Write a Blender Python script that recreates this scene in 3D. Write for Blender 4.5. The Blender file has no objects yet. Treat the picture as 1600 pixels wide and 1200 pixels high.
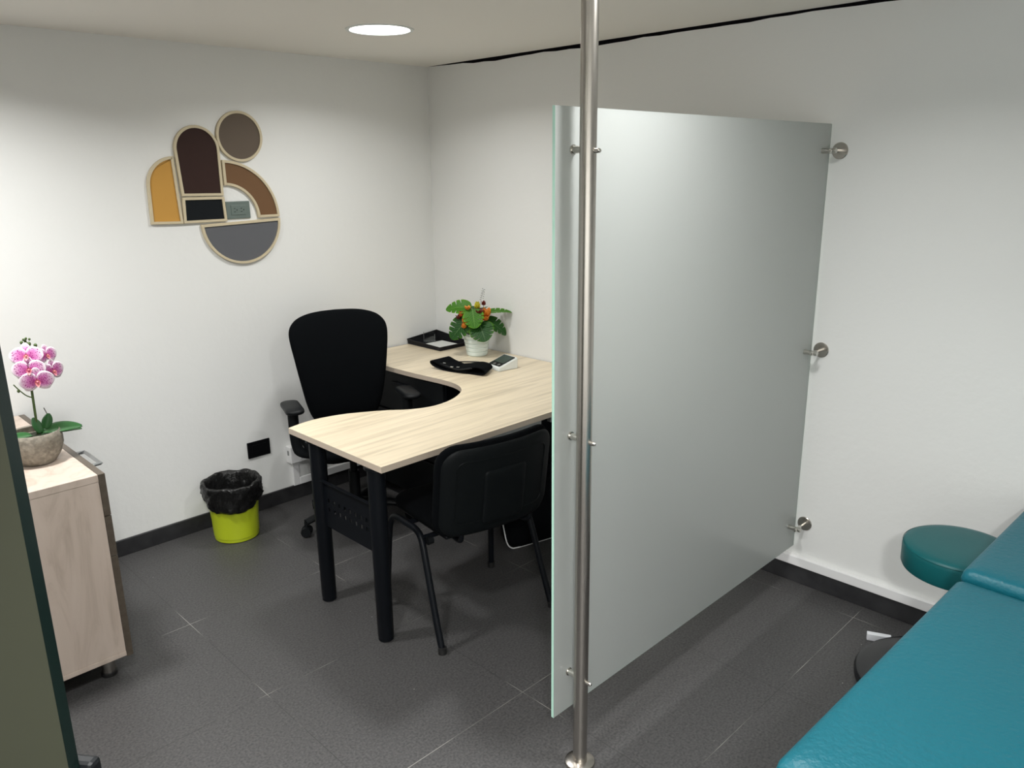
import bpy, bmesh, math, random
from mathutils import Vector, Matrix
S = bpy.context.scene
C = S.collection
random.seed(7)
PI = math.pi

# ------------------------------------------------------------------ camera
YAW, PITCH, ROLL, FPX = 0.782, 0.269, 0.012, 1228.0
CAM = Vector((-3.069, -3.750, 1.771))
cam_d = bpy.data.cameras.new('camera'); cam = bpy.data.objects.new('camera', cam_d); C.objects.link(cam)
fw = Vector((math.sin(YAW)*math.cos(PITCH), math.cos(YAW)*math.cos(PITCH), -math.sin(PITCH)))
rt = Vector((math.cos(YAW), -math.sin(YAW), 0)); dn = fw.cross(rt)
r2 = math.cos(ROLL)*rt + math.sin(ROLL)*dn; d2 = -math.sin(ROLL)*rt + math.cos(ROLL)*dn
M = Matrix((r2, -d2, -fw)).transposed().to_4x4(); M.translation = CAM
cam.matrix_world = M
cam_d.sensor_width = 36; cam_d.lens = FPX*36/1600; cam_d.clip_start = .05
S.camera = cam

# ------------------------------------------------------------------ world, light, exposure
w = bpy.data.worlds.new('world'); S.world = w; w.use_nodes = True
w.node_tree.nodes['Background'].inputs[0].default_value = (.9, .95, 1, 1)
w.node_tree.nodes['Background'].inputs[1].default_value = .05
S.view_settings.view_transform = 'Standard'; S.view_settings.look = 'None'
S.view_settings.gamma = 1; S.view_settings.use_curve_mapping = False
S.view_settings.exposure = 0.06
CEIL = 2.331
LAMPS = [((-.945, -.855), 10.5), ((-1.3, -2.82), 14.5), ((-2.6, -.85), 24), ((-2.8, -2.55), 24), ((-3.4, -4.3), 82)]  # last entry is an unseen lamp added as ambient fill
for (lx, ly), e in LAMPS:
    ld = bpy.data.lights.new('lamp_light', 'AREA'); ld.shape = 'DISK'; ld.size = .22; ld.energy = e
    ld.color = (1, .997, .98); ld.spread = 2.62
    lo = bpy.data.objects.new('lamp_light', ld); C.objects.link(lo); lo.location = (lx, ly, CEIL-.004)

# ------------------------------------------------------------------ materials
def mat(name, col, rough=.5, metal=0, spec=.5, bump=None, coat=0, var=None, alpha=None, trans=0, emis=None):
    m = bpy.data.materials.new(name); m.use_nodes = True
    nt = m.node_tree; b = nt.nodes['Principled BSDF']
    b.inputs['Base Color'].default_value = (*col, 1); b.inputs['Roughness'].default_value = rough
    b.inputs['Metallic'].default_value = metal; b.inputs['Specular IOR Level'].default_value = spec
    b.inputs['Coat Weight'].default_value = coat; b.inputs['Coat Roughness'].default_value = .08
    b.inputs['Transmission Weight'].default_value = trans
    if emis:
        b.inputs['Emission Color'].default_value = (*emis[0], 1); b.inputs['Emission Strength'].default_value = emis[1]
    tc = nt.nodes.new('ShaderNodeTexCoord')
    if var:   # (scale, second colour, (stretch xyz))
        n = nt.nodes.new('ShaderNodeTexNoise'); n.inputs['Scale'].default_value = var[0]; n.inputs['Detail'].default_value = 5
        mp = nt.nodes.new('ShaderNodeMapping'); nt.links.new(tc.outputs['Object'], mp.inputs[0]); nt.links.new(mp.outputs[0], n.inputs['Vector'])
        if len(var) > 2: mp.inputs['Scale'].default_value = var[2]
        r = nt.nodes.new('ShaderNodeValToRGB'); r.color_ramp.elements[0].position = .35; r.color_ramp.elements[1].position = .65
        r.color_ramp.elements[0].color = (*col, 1); r.color_ramp.elements[1].color = (*var[1], 1)
        nt.links.new(n.outputs['Fac'], r.inputs[0]); nt.links.new(r.outputs[0], b.inputs['Base Color'])
    if bump:  # (scale, strength, distance)
        n = nt.nodes.new('ShaderNodeTexNoise'); n.inputs['Scale'].default_value = bump[0]; n.inputs['Detail'].default_value = 4
        nt.links.new(tc.outputs['Object'], n.inputs['Vector'])
        bp = nt.nodes.new('ShaderNodeBump'); bp.inputs['Strength'].default_value = bump[1]; bp.inputs['Distance'].default_value = bump[2]
        nt.links.new(n.outputs['Fac'], bp.inputs['Height']); nt.links.new(bp.outputs[0], b.inputs['Normal'])
    return m

WALL = mat('wall_paint', (.77, .775, .76), .55, bump=(35, .25, .004), spec=.3)
CEILM = mat('ceiling_paint', (.84, .82, .77), .8, spec=.2)
BASE = mat('dark_stone', (.018, .018, .02), .35, bump=(60, .2, .002), var=(18, (.03, .03, .032)))
TRUNK = mat('white_plastic', (.78, .78, .78), .4)
VOID = mat('void_black', (.006, .005, .007), .9, spec=.1)
STEEL = mat('brushed_steel', (.50, .47, .43), .27, 1, bump=(300, .05, .001))
STEEL2 = mat('chrome_steel', (.6, .58, .54), .16, 1)
GEDGE = mat('glass_edge_green', (.42, .66, .55), .25)
BLACKM = mat('black_metal', (.004, .005, .007), .40, spec=.16)
BLACKF = mat('black_fabric', (.0028, .0034, .0042), .95, spec=.06, bump=(500, .4, .001))
BLACKP = mat('black_plastic', (.006, .007, .008), .45, spec=.2)
SHELL = mat('black_shell', (.003, .0042, .0048), .5, spec=.14, bump=(300, .25, .001))
TEAL = mat('teal_vinyl', (.005, .108, .145), .40, bump=(75, .55, .005), spec=.3)
TEALD = mat('dark_teal_vinyl', (.001, .090, .098), .42, spec=.35, bump=(45, .1, .002))
WHITEP = mat('white_gloss', (.75, .78, .76), .3)
WHITEF = mat('white_painted_board', (.8, .82, .86), .35)
CAB_WOOD = mat('pale_maple', (.60, .50, .42), .4)
DARKW = mat('dark_brown_front', (.075, .058, .042), .4, var=(40, (.10, .08, .06), (1, .1, 1)))
GREYMET = mat('grey_metal', (.28, .29, .29), .35, .8)
POT_STONE = mat('stone_pot', (.17, .15, .12), .6, var=(70, (.30, .27, .22)), bump=(60, .6, .004))
STEM = mat('stem_green', (.06, .10, .025), .5)
STEMB = mat('stem_brown', (.05, .045, .03), .6)
LEAFO = mat('orchid_leaf', (.018, .085, .022), .3, var=(10, (.03, .12, .03)))
BIN = mat('lime_plastic', (.50, .60, .02), .35)
BAG = mat('bag_black_plastic', (.007, .007, .007), .30, spec=.3, bump=(28, .9, .012))
PANEL_BLK = mat('outlet_black', (.004, .004, .005), .35, spec=.2)
OUTG = mat('outlet_grey', (.13, .165, .15), .4)
SOIL = mat('dark_moss', (.02, .025, .012), .9)
RUB = mat('rubber', (.01, .01, .01), .5)
LIPM = mat('orchid_lip', (.75, .28, .22), .5, var=(90, (.55, .08, .25)))
SCREEN = mat('lcd_screen', (.045, .065, .058), .2)
PAPER = mat('paper', (.62, .63, .6), .6)
CLEAR = mat('clear_acrylic', (.9, .93, .92), .05, trans=1)
PINK_EMB = mat('clasp_metal', (.75, .75, .75), .2, 1)
ORANGEF = mat('orange_bloom', (.62, .13, .015), .5, var=(60, (.70, .30, .03)))
REDF = mat('red_bloom', (.50, .035, .01), .5, var=(60, (.55, .16, .02)))
YELF = mat('yellow_bloom', (.60, .52, .03), .5, var=(50, (.45, .42, .03)))
DKRED = mat('dark_red_bloom', (.14, .015, .012), .5)

def N(nt, t, **kw):
    n = nt.nodes.new(t)
    for k, v in kw.items(): setattr(n, k, v)
    return n
def floor_mat():
    m = mat('floor_tile', (.05, .05, .05), .5); nt = m.node_tree; b = nt.nodes['Principled BSDF']; L = nt.links.new
    tc = N(nt, 'ShaderNodeTexCoord'); sp = N(nt, 'ShaderNodeSeparateXYZ'); L(tc.outputs['Object'], sp.inputs[0])
    def line(out, off, per, w):
        a = N(nt, 'ShaderNodeMath', operation='ADD'); a.inputs[1].default_value = off; L(out, a.inputs[0])
        f = N(nt, 'ShaderNodeMath', operation='PINGPONG'); f.inputs[1].default_value = per/2; L(a.outputs[0], f.inputs[0])
        l = N(nt, 'ShaderNodeMath', operation='LESS_THAN'); l.inputs[1].default_value = w; L(f.outputs[0], l.inputs[0]); return l.outputs[0]
    lx = line(sp.outputs['X'], 2.018+6.33, .633, .0010); ly = line(sp.outputs['Y'], .190+6.33, .633, .0010)
    mx = N(nt, 'ShaderNodeMath', operation='MAXIMUM'); L(lx, mx.inputs[0]); L(ly, mx.inputs[1])
    n1 = N(nt, 'ShaderNodeTexNoise'); n1.inputs['Scale'].default_value = 130; n1.inputs['Detail'].default_value = 6; L(tc.outputs['Object'], n1.inputs['Vector'])
    r1 = N(nt, 'ShaderNodeValToRGB'); e = r1.color_ramp.elements; e[0].position = .3; e[1].position = .7
    e[0].color = (.030, .029, .030, 1); e[1].color = (.082, .080, .080, 1); L(n1.outputs['Fac'], r1.inputs[0])
    n2 = N(nt, 'ShaderNodeTexNoise'); n2.inputs['Scale'].default_value = 3; L(tc.outputs['Object'], n2.inputs['Vector'])
    r2_ = N(nt, 'ShaderNodeValToRGB'); e = r2_.color_ramp.elements; e[0].position = .5; e[1].position = .64
    e[0].color = (.022, .022, .022, 1); e[1].color = (.30, .29, .27, 1); L(n2.outputs['Fac'], r2_.inputs[0])
    mi = N(nt, 'ShaderNodeMixRGB'); L(mx.outputs[0], mi.inputs[0]); L(r1.outputs[0], mi.inputs[1]); L(r2_.outputs[0], mi.inputs[2])
    # tiny specks of dust
    v = N(nt, 'ShaderNodeTexVoronoi'); v.inputs['Scale'].default_value = 9; L(tc.outputs['Object'], v.inputs['Vector'])
    lt = N(nt, 'ShaderNodeMath', operation='LESS_THAN'); lt.inputs[1].default_value = .018; L(v.outputs['Distance'], lt.inputs[0])
    m2 = N(nt, 'ShaderNodeMixRGB'); L(lt.outputs[0], m2.inputs[0]); L(mi.outputs[0], m2.inputs[1]); m2.inputs[2].default_value = (.35, .34, .32, 1)
    L(m2.outputs[0], b.inputs['Base Color'])
    bp = N(nt, 'ShaderNodeBump'); bp.inputs['Strength'].default_value = .5; bp.inputs['Distance'].default_value = .002
    L(n1.outputs['Fac'], bp.inputs['Height']); L(bp.outputs[0], b.inputs['Normal'])
    b.inputs['Roughness'].default_value = .48
    return m
FLOOR = floor_mat()

def wood_mat(name, c0, c1, c2, stretch, scale, rough=.35, dist=2.0):
    m = mat(name, c0, rough); nt = m.node_tree; b = nt.nodes['Principled BSDF']; L = nt.links.new
    tc = N(nt, 'ShaderNodeTexCoord'); mp = N(nt, 'ShaderNodeMapping'); mp.inputs['Scale'].default_value = stretch; L(tc.outputs['Object'], mp.inputs[0])
    n = N(nt, 'ShaderNodeTexNoise'); n.inputs['Scale'].default_value = scale; n.inputs['Detail'].default_value = 8; n.inputs['Distortion'].default_value = dist
    n.inputs['Roughness'].default_value = .6
    L(mp.outputs[0], n.inputs['Vector'])
    r = N(nt, 'ShaderNodeValToRGB'); e = r.color_ramp.elements; e[0].position = .33; e[1].position = .68
    e[0].color = (*c2, 1); e[1].color = (*c0, 1); k = e.new(.5); k.color = (*c1, 1)
    L(n.outputs['Fac'], r.inputs[0]); L(r.outputs[0], b.inputs['Base Color']); return m
DESKTOP = wood_mat('desk_laminate', (.78, .675, .50), (.70, .60, .44), (.55, .465, .335), (.35, 7, 1), 5.0, .33, .6)
DESKEDGE = mat('desk_edge_band', (.50, .42, .34), .4)
CAB_WOOD = wood_mat('pale_maple', (.60, .50, .43), (.57, .47, .40), (.45, .365, .30), (5.0, 5.0, .9), 2.2, .4, 1.6)

def frosted(name, base, trl, tr=.62, rf=.8, coat=.8, spec=.7):
    m = bpy.data.materials.new(name); m.use_nodes = True; nt = m.node_tree; L = nt.links.new
    b = nt.nodes['Principled BSDF']; out = nt.nodes['Material Output']
    b.inputs['Base Color'].default_value = (*base, 1); b.inputs['Roughness'].default_value = .38
    b.inputs['Specular IOR Level'].default_value = spec
    b.inputs['Coat Weight'].default_value = coat; b.inputs['Coat Roughness'].default_value = .02; b.inputs['Coat IOR'].default_value = 1.45
    t = N(nt, 'ShaderNodeBsdfTranslucent'); t.inputs[0].default_value = (*trl, 1)
    g = N(nt, 'ShaderNodeBsdfRefraction'); g.inputs['Color'].default_value = (*trl, 1); g.inputs['Roughness'].default_value = .62; g.inputs['IOR'].default_value = 1.45
    m2 = N(nt, 'ShaderNodeMixShader'); m2.inputs[0].default_value = rf; L(t.outputs[0], m2.inputs[1]); L(g.outputs[0], m2.inputs[2])
    mx = N(nt, 'ShaderNodeMixShader'); mx.inputs[0].default_value = tr
    L(b.outputs[0], mx.inputs[1]); L(m2.outputs[0], mx.inputs[2]); L(mx.outputs[0], out.inputs['Surface'])
    return m
FROST = frosted('frosted_glass', (.73, .755, .74), (.82, .85, .835))
FROSTD = frosted('shaded_frosted_glass', (.050, .053, .034), (.06, .07, .05), .15, 0, .25, .2)  # plain frosted glass; shade of the dark room put into its base colour
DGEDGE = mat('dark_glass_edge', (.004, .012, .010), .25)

def uvleaf_mat(name, inner, mid, edge, vein, spots=None):
    m = mat(name, mid, .5, spec=.2); nt = m.node_tree; b = nt.nodes['Principled BSDF']; L = nt.links.new
    uv = N(nt, 'ShaderNodeUVMap'); sp = N(nt, 'ShaderNodeSeparateXYZ'); L(uv.outputs[0], sp.inputs[0])
    r = N(nt, 'ShaderNodeValToRGB'); e = r.color_ramp.elements
    e[0].position = 0; e[0].color = (*inner, 1); e[1].position = 1; e[1].color = (*edge, 1)
    k = e.new(.5); k.color = (*mid, 1); k = e.new(.80); k.color = (*mid, 1) if spots is None else (*[(a+b_)/2 for a, b_ in zip(mid, edge)], 1)
    L(sp.outputs['X'], r.inputs[0]); src = r.outputs[0]
    if spots:
        tc = N(nt, 'ShaderNodeTexCoord'); n = N(nt, 'ShaderNodeTexVoronoi'); n.inputs['Scale'].default_value = spots[1]; L(tc.outputs['Object'], n.inputs['Vector'])
        lt = N(nt, 'ShaderNodeMath', operation='LESS_THAN'); lt.inputs[1].default_value = .33; L(n.outputs['Distance'], lt.inputs[0])
        ed = N(nt, 'ShaderNodeMath', operation='LESS_THAN'); ed.inputs[1].default_value = .84; L(sp.outputs['X'], ed.inputs[0])
        mu = N(nt, 'ShaderNodeMath', operation='MULTIPLY'); L(lt.outputs[0], mu.inputs[0]); L(ed.outputs[0], mu.inputs[1])
        mi = N(nt, 'ShaderNodeMixRGB'); L(mu.outputs[0], mi.inputs[0]); L(src, mi.inputs[1]); mi.inputs[2].default_value = (*spots[0], 1); src = mi.outputs[0]
    if vein:
        # v holds position along the leaf; slanted side veins
        a = N(nt, 'ShaderNodeMath', operation='MULTIPLY_ADD'); a.inputs[1].default_value = -.35; L(sp.outputs['X'], a.inputs[0]); L(sp.outputs['Y'], a.inputs[2])
        f = N(nt, 'ShaderNodeMath', operation='PINGPONG'); f.inputs[1].default_value = .06; L(a.outputs[0], f.inputs[0])
        lt = N(nt, 'ShaderNodeMath', operation='LESS_THAN'); lt.inputs[1].default_value = .006; L(f.outputs[0], lt.inputs[0])
        l2 = N(nt, 'ShaderNodeMath', operation='LESS_THAN'); l2.inputs[1].default_value = .035; L(sp.outputs['X'], l2.inputs[0])
        mx = N(nt, 'ShaderNodeMath', operation='MAXIMUM'); L(lt.outputs[0], mx.inputs[0]); L(l2.outputs[0], mx.inputs[1])
        mi = N(nt, 'ShaderNodeMixRGB'); L(mx.outputs[0], mi.inputs[0]); L(src, mi.inputs[1]); mi.inputs[2].default_value = (*vein, 1); src = mi.outputs[0]
    L(src, b.inputs['Base Color'])
    return m
LEAFM = uvleaf_mat('monstera_leaf', (.030, .120, .006), (.040, .150, .006), (.12, .29, .010), (.10, .24, .03))
LEAFD = uvleaf_mat('monstera_leaf_dark', (.006, .045, .006), (.010, .058, .006), (.055, .16, .008), (.06, .13, .04))
PETAL = uvleaf_mat('orchid_petal', (.40, .02, .18), (.62, .20, .47), (.85, .80, .84), None, spots=((.30, .02, .18), 190))

# ------------------------------------------------------------------ helpers
def newobj(name, bm, m, parent=None, smooth=False, loc=None):
    me = bpy.data.meshes.new(name)
    bmesh.ops.recalc_face_normals(bm, faces=bm.faces[:]) if not getattr(bm, 'keepn', False) else None
    bm.to_mesh(me); bm.free()
    ms = m if isinstance(m, (list, tuple)) else [m]
    for x in ms: me.materials.append(x)
    if smooth:
        for p in me.polygons: p.use_smooth = True
        if smooth != 'all':
            me.set_sharp_from_angle(angle=math.radians(40))
    o = bpy.data.objects.new(name, me); C.objects.link(o)
    if loc is not None: o.location = loc
    if parent is not None: o.parent = parent
    return o
def thing(name, label, cat, loc=(0, 0, 0), rotz=0, group=None):
    o = bpy.data.objects.new(name, None); C.objects.link(o); o.location = loc; o.rotation_euler = (0, 0, rotz)
    o.empty_display_size = .1
    return tag(o, label, cat, group)
def tag(o, label, cat, group=None):
    o['label'] = label; o['category'] = cat
    if group: o['group'] = group
    return o
def struct(name, bm, m, parent=None, smooth=False):
    o = newobj(name, bm, m, parent, smooth)
    if parent is None: o['kind'] = 'structure'
    return o
def box(bm, x0, x1, y0, y1, z0, z1, bev=0, seg=2, mi=0):
    mtx = Matrix.Translation(((x0+x1)/2, (y0+y1)/2, (z0+z1)/2)) @ Matrix.Diagonal((abs(x1-x0), abs(y1-y0), abs(z1-z0), 1))
    r = bmesh.ops.create_cube(bm, size=1, matrix=mtx)
    vs = r['verts']; fs = {f for v in vs for f in v.link_faces}
    for f in fs: f.material_index = mi
    if bev:
        es = {e for v in vs for e in v.link_edges}
        bmesh.ops.bevel(bm, geom=list(es), offset=bev, segments=seg, profile=.5, affect='EDGES')
    return bm
def B(*a, **k): return box(bmesh.new(), *a, **k)
def xform(bm, mtx): bmesh.ops.transform(bm, matrix=mtx, verts=bm.verts[:]); return bm
def cyl(bm, p0, p1, r0, r1=None, n=24, cap=True):
    r1 = r0 if r1 is None else r1
    p0 = Vector(p0); p1 = Vector(p1); d = p1-p0
    q = Vector((0, 0, 1)).rotation_difference(d.normalized()).to_matrix().to_4x4()
    bmesh.ops.create_cone(bm, cap_ends=cap, segments=n, radius1=r0, radius2=r1, depth=d.length,
                          matrix=Matrix.Translation((p0+p1)/2) @ q)
    return bm
def lathe(bm, prof, n=48, c=(0, 0, 0), cap0=True, cap1=True, wob=None):
    rings = []
    for r, z in prof:
        rings.append([bm.verts.new((c[0]+(r+(wob(i/n*2*PI, z) if wob else 0))*math.cos(i/n*2*PI), c[1]+(r+(wob(i/n*2*PI, z) if wob else 0))*math.sin(i/n*2*PI), c[2]+z)) for i in range(n)])
    for a, b in zip(rings, rings[1:]):
        for i in range(n): bm.faces.new((a[i], a[(i+1) % n], b[(i+1) % n], b[i]))
    if cap0: bm.faces.new(rings[0][::-1])
    if cap1: bm.faces.new(rings[-1])
    return bm
def spline(pts, k=8, closed=False):
    P = [Vector(p) for p in pts]; n = len(P); out = []
    rng = range(n) if closed else range(n-1)
    for i in rng:
        if closed: a, b, c, d = P[i-1], P[i], P[(i+1) % n], P[(i+2) % n]
        else: a, b, c, d = P[max(i-1, 0)], P[i], P[i+1], P[min(i+2, n-1)]
        for j in range(k):
            t = j/k
            out.append(.5*((2*b)+(c-a)*t+(2*a-5*b+4*c-d)*t*t+(3*b-a-3*c+d)*t**3))
    if not closed: out.append(P[-1])
    return out
def tube(bm, pts, r, n=10, sp=6, closed=False, flat=None):
    P = spline(pts, sp, closed) if sp else [Vector(p) for p in pts]
    up = None; rings = []; m = len(P)
    for i, p in enumerate(P):
        if closed: t = (P[(i+1) % m]-P[i-1]).normalized()
        else: t = (P[min(i+1, m-1)]-P[max(i-1, 0)]).normalized()
        if up is None:
            up = Vector((0, 0, 1)) if abs(t.z) < .9 else Vector((0, 1, 0))
        s = t.cross(up).normalized(); up = s.cross(t).normalized()
        rr = r(i/(m-1)) if callable(r) else r
        f = flat or 1
        rings.append([bm.verts.new(p+s*math.cos(a)*rr*f+up*math.sin(a)*rr) for a in [j/n*2*PI for j in range(n)]])
    for i in range(m if closed else m-1):
        a, b = rings[i], rings[(i+1) % m]
        for j in range(n): bm.faces.new((a[j], a[(j+1) % n], b[(j+1) % n], b[j]))
    if not closed: bm.faces.new(rings[0][::-1]); bm.faces.new(rings[-1])
    return bm
def prism(bm, outline, f0, f1, side_mi=0, top_mi=0):
    """outline list of 2D; f0,f1 map (a,b)->3D for the two faces"""
    A = [bm.verts.new(f0(*p)) for p in outline]; Bv = [bm.verts.new(f1(*p)) for p in outline]
    n = len(A)
    fa = bm.faces.new(A[::-1]); fb = bm.faces.new(Bv); fa.material_index = top_mi; fb.material_index = top_mi
    for i in range(n):
        f = bm.faces.new((A[i], A[(i+1) % n], Bv[(i+1) % n], Bv[i])); f.material_index = side_mi
    return bm
def pad(bm, outline, T, fmap, p=6, q=.45, back=1.0):
    """cushion: outline 2D, thickness T, fmap(a,b,off)->3D"""
    cx = sum(a for a, b in outline)/len(outline); cy = sum(b for a, b in outline)/len(outline)
    S_ = [1, .99, .97, .94, .88, .75, .55, .3]
    def ring(s, sg):
        off = T/2*(max(0, 1-s**p))**q*sg
        if sg < 0: off *= back
        return [bm.verts.new(fmap(cx+(a-cx)*s, cy+(b-cy)*s, off)) for a, b in outline]
    R0 = ring(1, 1); n = len(R0)
    for sg in (1, -1):
        prev = R0
        for s in S_[1:]:
            cur = ring(s, sg)
            for i in range(n): bm.faces.new((prev[i], prev[(i+1) % n], cur[(i+1) % n], cur[i]))
            prev = cur
        c = bm.verts.new(fmap(cx, cy, T/2*sg*(back if sg < 0 else 1)))
        for i in range(n): bm.faces.new((prev[i], prev[(i+1) % n], c))
    return bm
def rrect(w, h, r, k=6, cx=0, cy=0):
    o = []
    for sx, sy, a0 in ((1, 1, 0), (-1, 1, PI/2), (-1, -1, PI), (1, -1, 3*PI/2)):
        for i in range(k+1):
            a = a0+i/k*PI/2; o.append((cx+sx*(w/2-r)+r*math.cos(a), cy+sy*(h/2-r)+r*math.sin(a)))
    return o
def dens(o, step=.02):
    r = []
    for i in range(len(o)):
        a, b = Vector(o[i]), Vector(o[(i+1) % len(o)]); k = max(1, int((b-a).length/step))
        for j in range(k): v = a.lerp(b, j/k); r.append((v.x, v.y))
    return r

# ------------------------------------------------------------------ the room
XL, YF = -4.3, -5.2
struct('floor', B(XL, 0, YF, 0, -.05, 0), FLOOR)
struct('wall_back', B(XL-.1, .1, 0, .1, 0, CEIL+.1), WALL)
def wall_right():
    bm = bmesh.new(); o = []
    top = [(.1, CEIL), (0, CEIL)]
    y = 0
    pts = [(0, CEIL+.0), (-.05, CEIL-.002)]
    n = 60
    for i in range(1, n+1):
        y = -.05-(5.15)*i/n
        d = .005+.012*min(1, -y/.6)+.0035*math.sin(y*9)+.002*math.sin(y*31+1)
        if y < -1.75: d *= .75
        if y < -3.2: d *= .4
        pts.append((y, CEIL-d))
    out = [(.1, 0)] + [(.1, CEIL)] + pts + [(YF, 0)]
    prism(bm, out, lambda a, b: (0, a, b), lambda a, b: (.012, a, b))
    return bm
struct('wall_right', wall_right(), WALL)
struct('dark_gap_slab', B(.012, .1, YF, .1, 0, CEIL+.1), VOID)      # black slab: shade of the gap above the plaster edge put into its colour
struct('wall_left', B(XL-.1, XL, YF, .1, 0, CEIL+.1), WALL)
struct('wall_front', B(XL-.1, .1, YF-.1, YF, 0, CEIL+.1), WALL)
def ceiling():
    bm = bmesh.new()
    xs = sorted({XL, 0.0} | {l[0][0]+s*.2 for l in LAMPS for s in (-1, 1)})
    ys = sorted({YF, 0.0} | {l[0][1]+s*.2 for l in LAMPS for s in (-1, 1)})
    holes = [l[0] for l in LAMPS]
    for i in range(len(xs)-1):
        for j in range(len(ys)-1):
            cx, cy = (xs[i]+xs[i+1])/2, (ys[j]+ys[j+1])/2
            if any(abs(cx-h[0]) < .2 and abs(cy-h[1]) < .2 for h in holes): continue
            bm.faces.new([bm.verts.new((x, y, CEIL)) for x, y in ((xs[i], ys[j]), (xs[i], ys[j+1]), (xs[i+1], ys[j+1]), (xs[i+1], ys[j]))])
    n = 64
    for hx, hy in holes:
        rc, rs = [], []
        for i in range(n):
            a = i/n*2*PI; c, s = math.cos(a), math.sin(a); k = .2/max(abs(c), abs(s))
            rc.append(bm.verts.new((hx+.135*c, hy+.135*s, CEIL))); rs.append(bm.verts.new((hx+k*c, hy+k*s, CEIL)))
        for i in range(n): bm.faces.new((rc[i], rs[i], rs[(i+1) % n], rc[(i+1) % n]))
    # slab top
    bm.faces.new([bm.verts.new(p) for p in ((XL, YF, CEIL+.08), (0, YF, CEIL+.08), (0, 0, CEIL+.08), (XL, 0, CEIL+.08))])
    return bm
struct('ceiling', ceiling(), CEILM)
struct('baseboard_back', B(XL, 0, -.014, 0, 0, .081, bev=.003), BASE)
struct('baseboard_right', B(-.014, 0, YF, -.014, 0, .081, bev=.003), BASE)
struct('trim_2', B(-.022, 0, YF, 0, .082, .124, bev=.003), TRUNK)    # white cable duct along the right wall
struct('trim_3', B(-1.035, -.022, -.022, 0, .082, .124, bev=.003), TRUNK)
for v in (0,):   # vertical skirting joints on the right wall
    pass

for i, ((lx, ly), e) in enumerate(LAMPS):
    t = thing('recessed_downlight', ['round lit downlight in the ceiling above the desk', 'round downlight in the ceiling on the couch side of the frosted glass screen',
              'round downlight in the ceiling above the orchid cabinet', 'round downlight in the ceiling at the camera end of the room beside the left wall', 'added fill light in the ceiling behind the camera, nearest the front wall'][i], 'ceiling light', (lx, ly, CEIL), 0)
    bm = bmesh.new(); lathe(bm, [(.125, .004), (.127, -.004), (.141, -.004), (.143, .0005), (.136, .001)], 64, cap0=False, cap1=False)
    newobj('trim_ring', bm, WHITEP, t, True)
    bm = bmesh.new(); lathe(bm, [(.1255, .003), (.118, .03)], 64, cap0=False, cap1=False)
    newobj('reflector', bm, WHITEP, t, True)
    bm = bmesh.new(); lathe(bm, [(.1225, .006), (.1225, .012)], 64)
    newobj('diffuser', bm, mat('lamp_diffuser', (.9, .9, .9), .5, emis=((1, .99, .96), 6)), t, True)

# ------------------------------------------------------------------ wall art
BEIGE = mat('beige_wood_border', (.56, .48, .33), .5)
def arc(cx, cz, r, a0, a1, k=28): return [(cx+r*math.cos(math.radians(a0+(a1-a0)*i/k)), cz+r*math.sin(math.radians(a0+(a1-a0)*i/k))) for i in range(k+1)]
def inset(o, d):
    n = len(o); area = sum(o[i][0]*o[(i+1) % n][1]-o[(i+1) % n][0]*o[i][1] for i in range(n)); sg = 1 if area > 0 else -1
    r = []
    for i in range(n):
        p, a, b = Vector(o[i]), Vector(o[i-1]), Vector(o[(i+1) % n])
        e1 = (p-a).normalized(); e2 = (b-p).normalized()
        n1 = Vector((-e1.y, e1.x))*sg; n2 = Vector((-e2.y, e2.x))*sg
        m_ = (n1+n2); m_ = m_/max(.3, (1+n1.dot(n2))); r.append(tuple(p+m_*d))
    return r
def dedup(o):
    r = []
    for p in o:
        if not r or (Vector(p)-Vector(r[-1])).length > 1e-4: r.append(p)
    if (Vector(r[0])-Vector(r[-1])).length < 1e-4: r.pop()
    return r
def art(name, outline, col, label, depth=.014, bw=.0125):
    o = dedup(outline); cx = sum(p[0] for p in o)/len(o); cz = sum(p[1] for p in o)/len(o)
    o = [(a-cx, b-cz) for a, b in o]
    t = thing(name, label, 'wall art', (cx, 0, cz), 0, 'framed geometric shapes on the wall')
    i1 = inset(o, bw); bm = bmesh.new(); n = len(o)
    ring = lambda oo, y: [bm.verts.new((a, y, b)) for a, b in oo]
    o2 = inset(o, .0015)
    r0, r1, ra, rb, rc = ring(o, -.0005), ring(o, -depth+.0015), ring(o2, -depth), ring(i1, -depth), ring(i1, -.002)
    for A, Bq in ((r0, r1), (r1, ra), (ra, rb), (rb, rc)):
        for i in range(n): bm.faces.new((A[i], A[(i+1) % n], Bq[(i+1) % n], Bq[i]))
    newobj('frame', bm, BEIGE, t)
    bm = bmesh.new(); i2 = inset(o, bw+.0002); prism(bm, i2, lambda a, b: (a, -.002, b), lambda a, b: (a, -.008, b))
    newobj('inset_panel', bm, mat(name+'_inset', col, .6, spec=.15, bump=(200, .1, .001)), t)
art('wall_art_arch', [(-1.657, 1.538), (-1.509, 1.533), (-1.516, 1.70), (-1.521, 1.838)] + arc(-1.521, 1.705, .133, 90, 180)[1:] , (.52, .28, .065), 'ochre orange half-arch wall piece, leftmost of the framed shapes')
art('wall_art_arch', [(-1.502, 1.658), (-1.299, 1.655), (-1.297, 1.868)] + arc(-1.4055, 1.868, .1085, 0, 180)[1:-1] + [(-1.514, 1.868)], (.036, .018, .015), 'tall dark brown arch-shaped framed wall piece')
art('wall_art_disc', arc(-1.188, 1.930, .118, 0, 360, 64)[:-1], (.125, .098, .076), 'round taupe framed wall disc, topmost of the framed shapes')
art('wall_art_arc', arc(-1.291, 1.543, .278, 0, 90) + arc(-1.291, 1.543, .160, 90, 0), (.155, .085, .043), 'brown quarter-ring framed wall piece curving around the grey socket')
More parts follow.
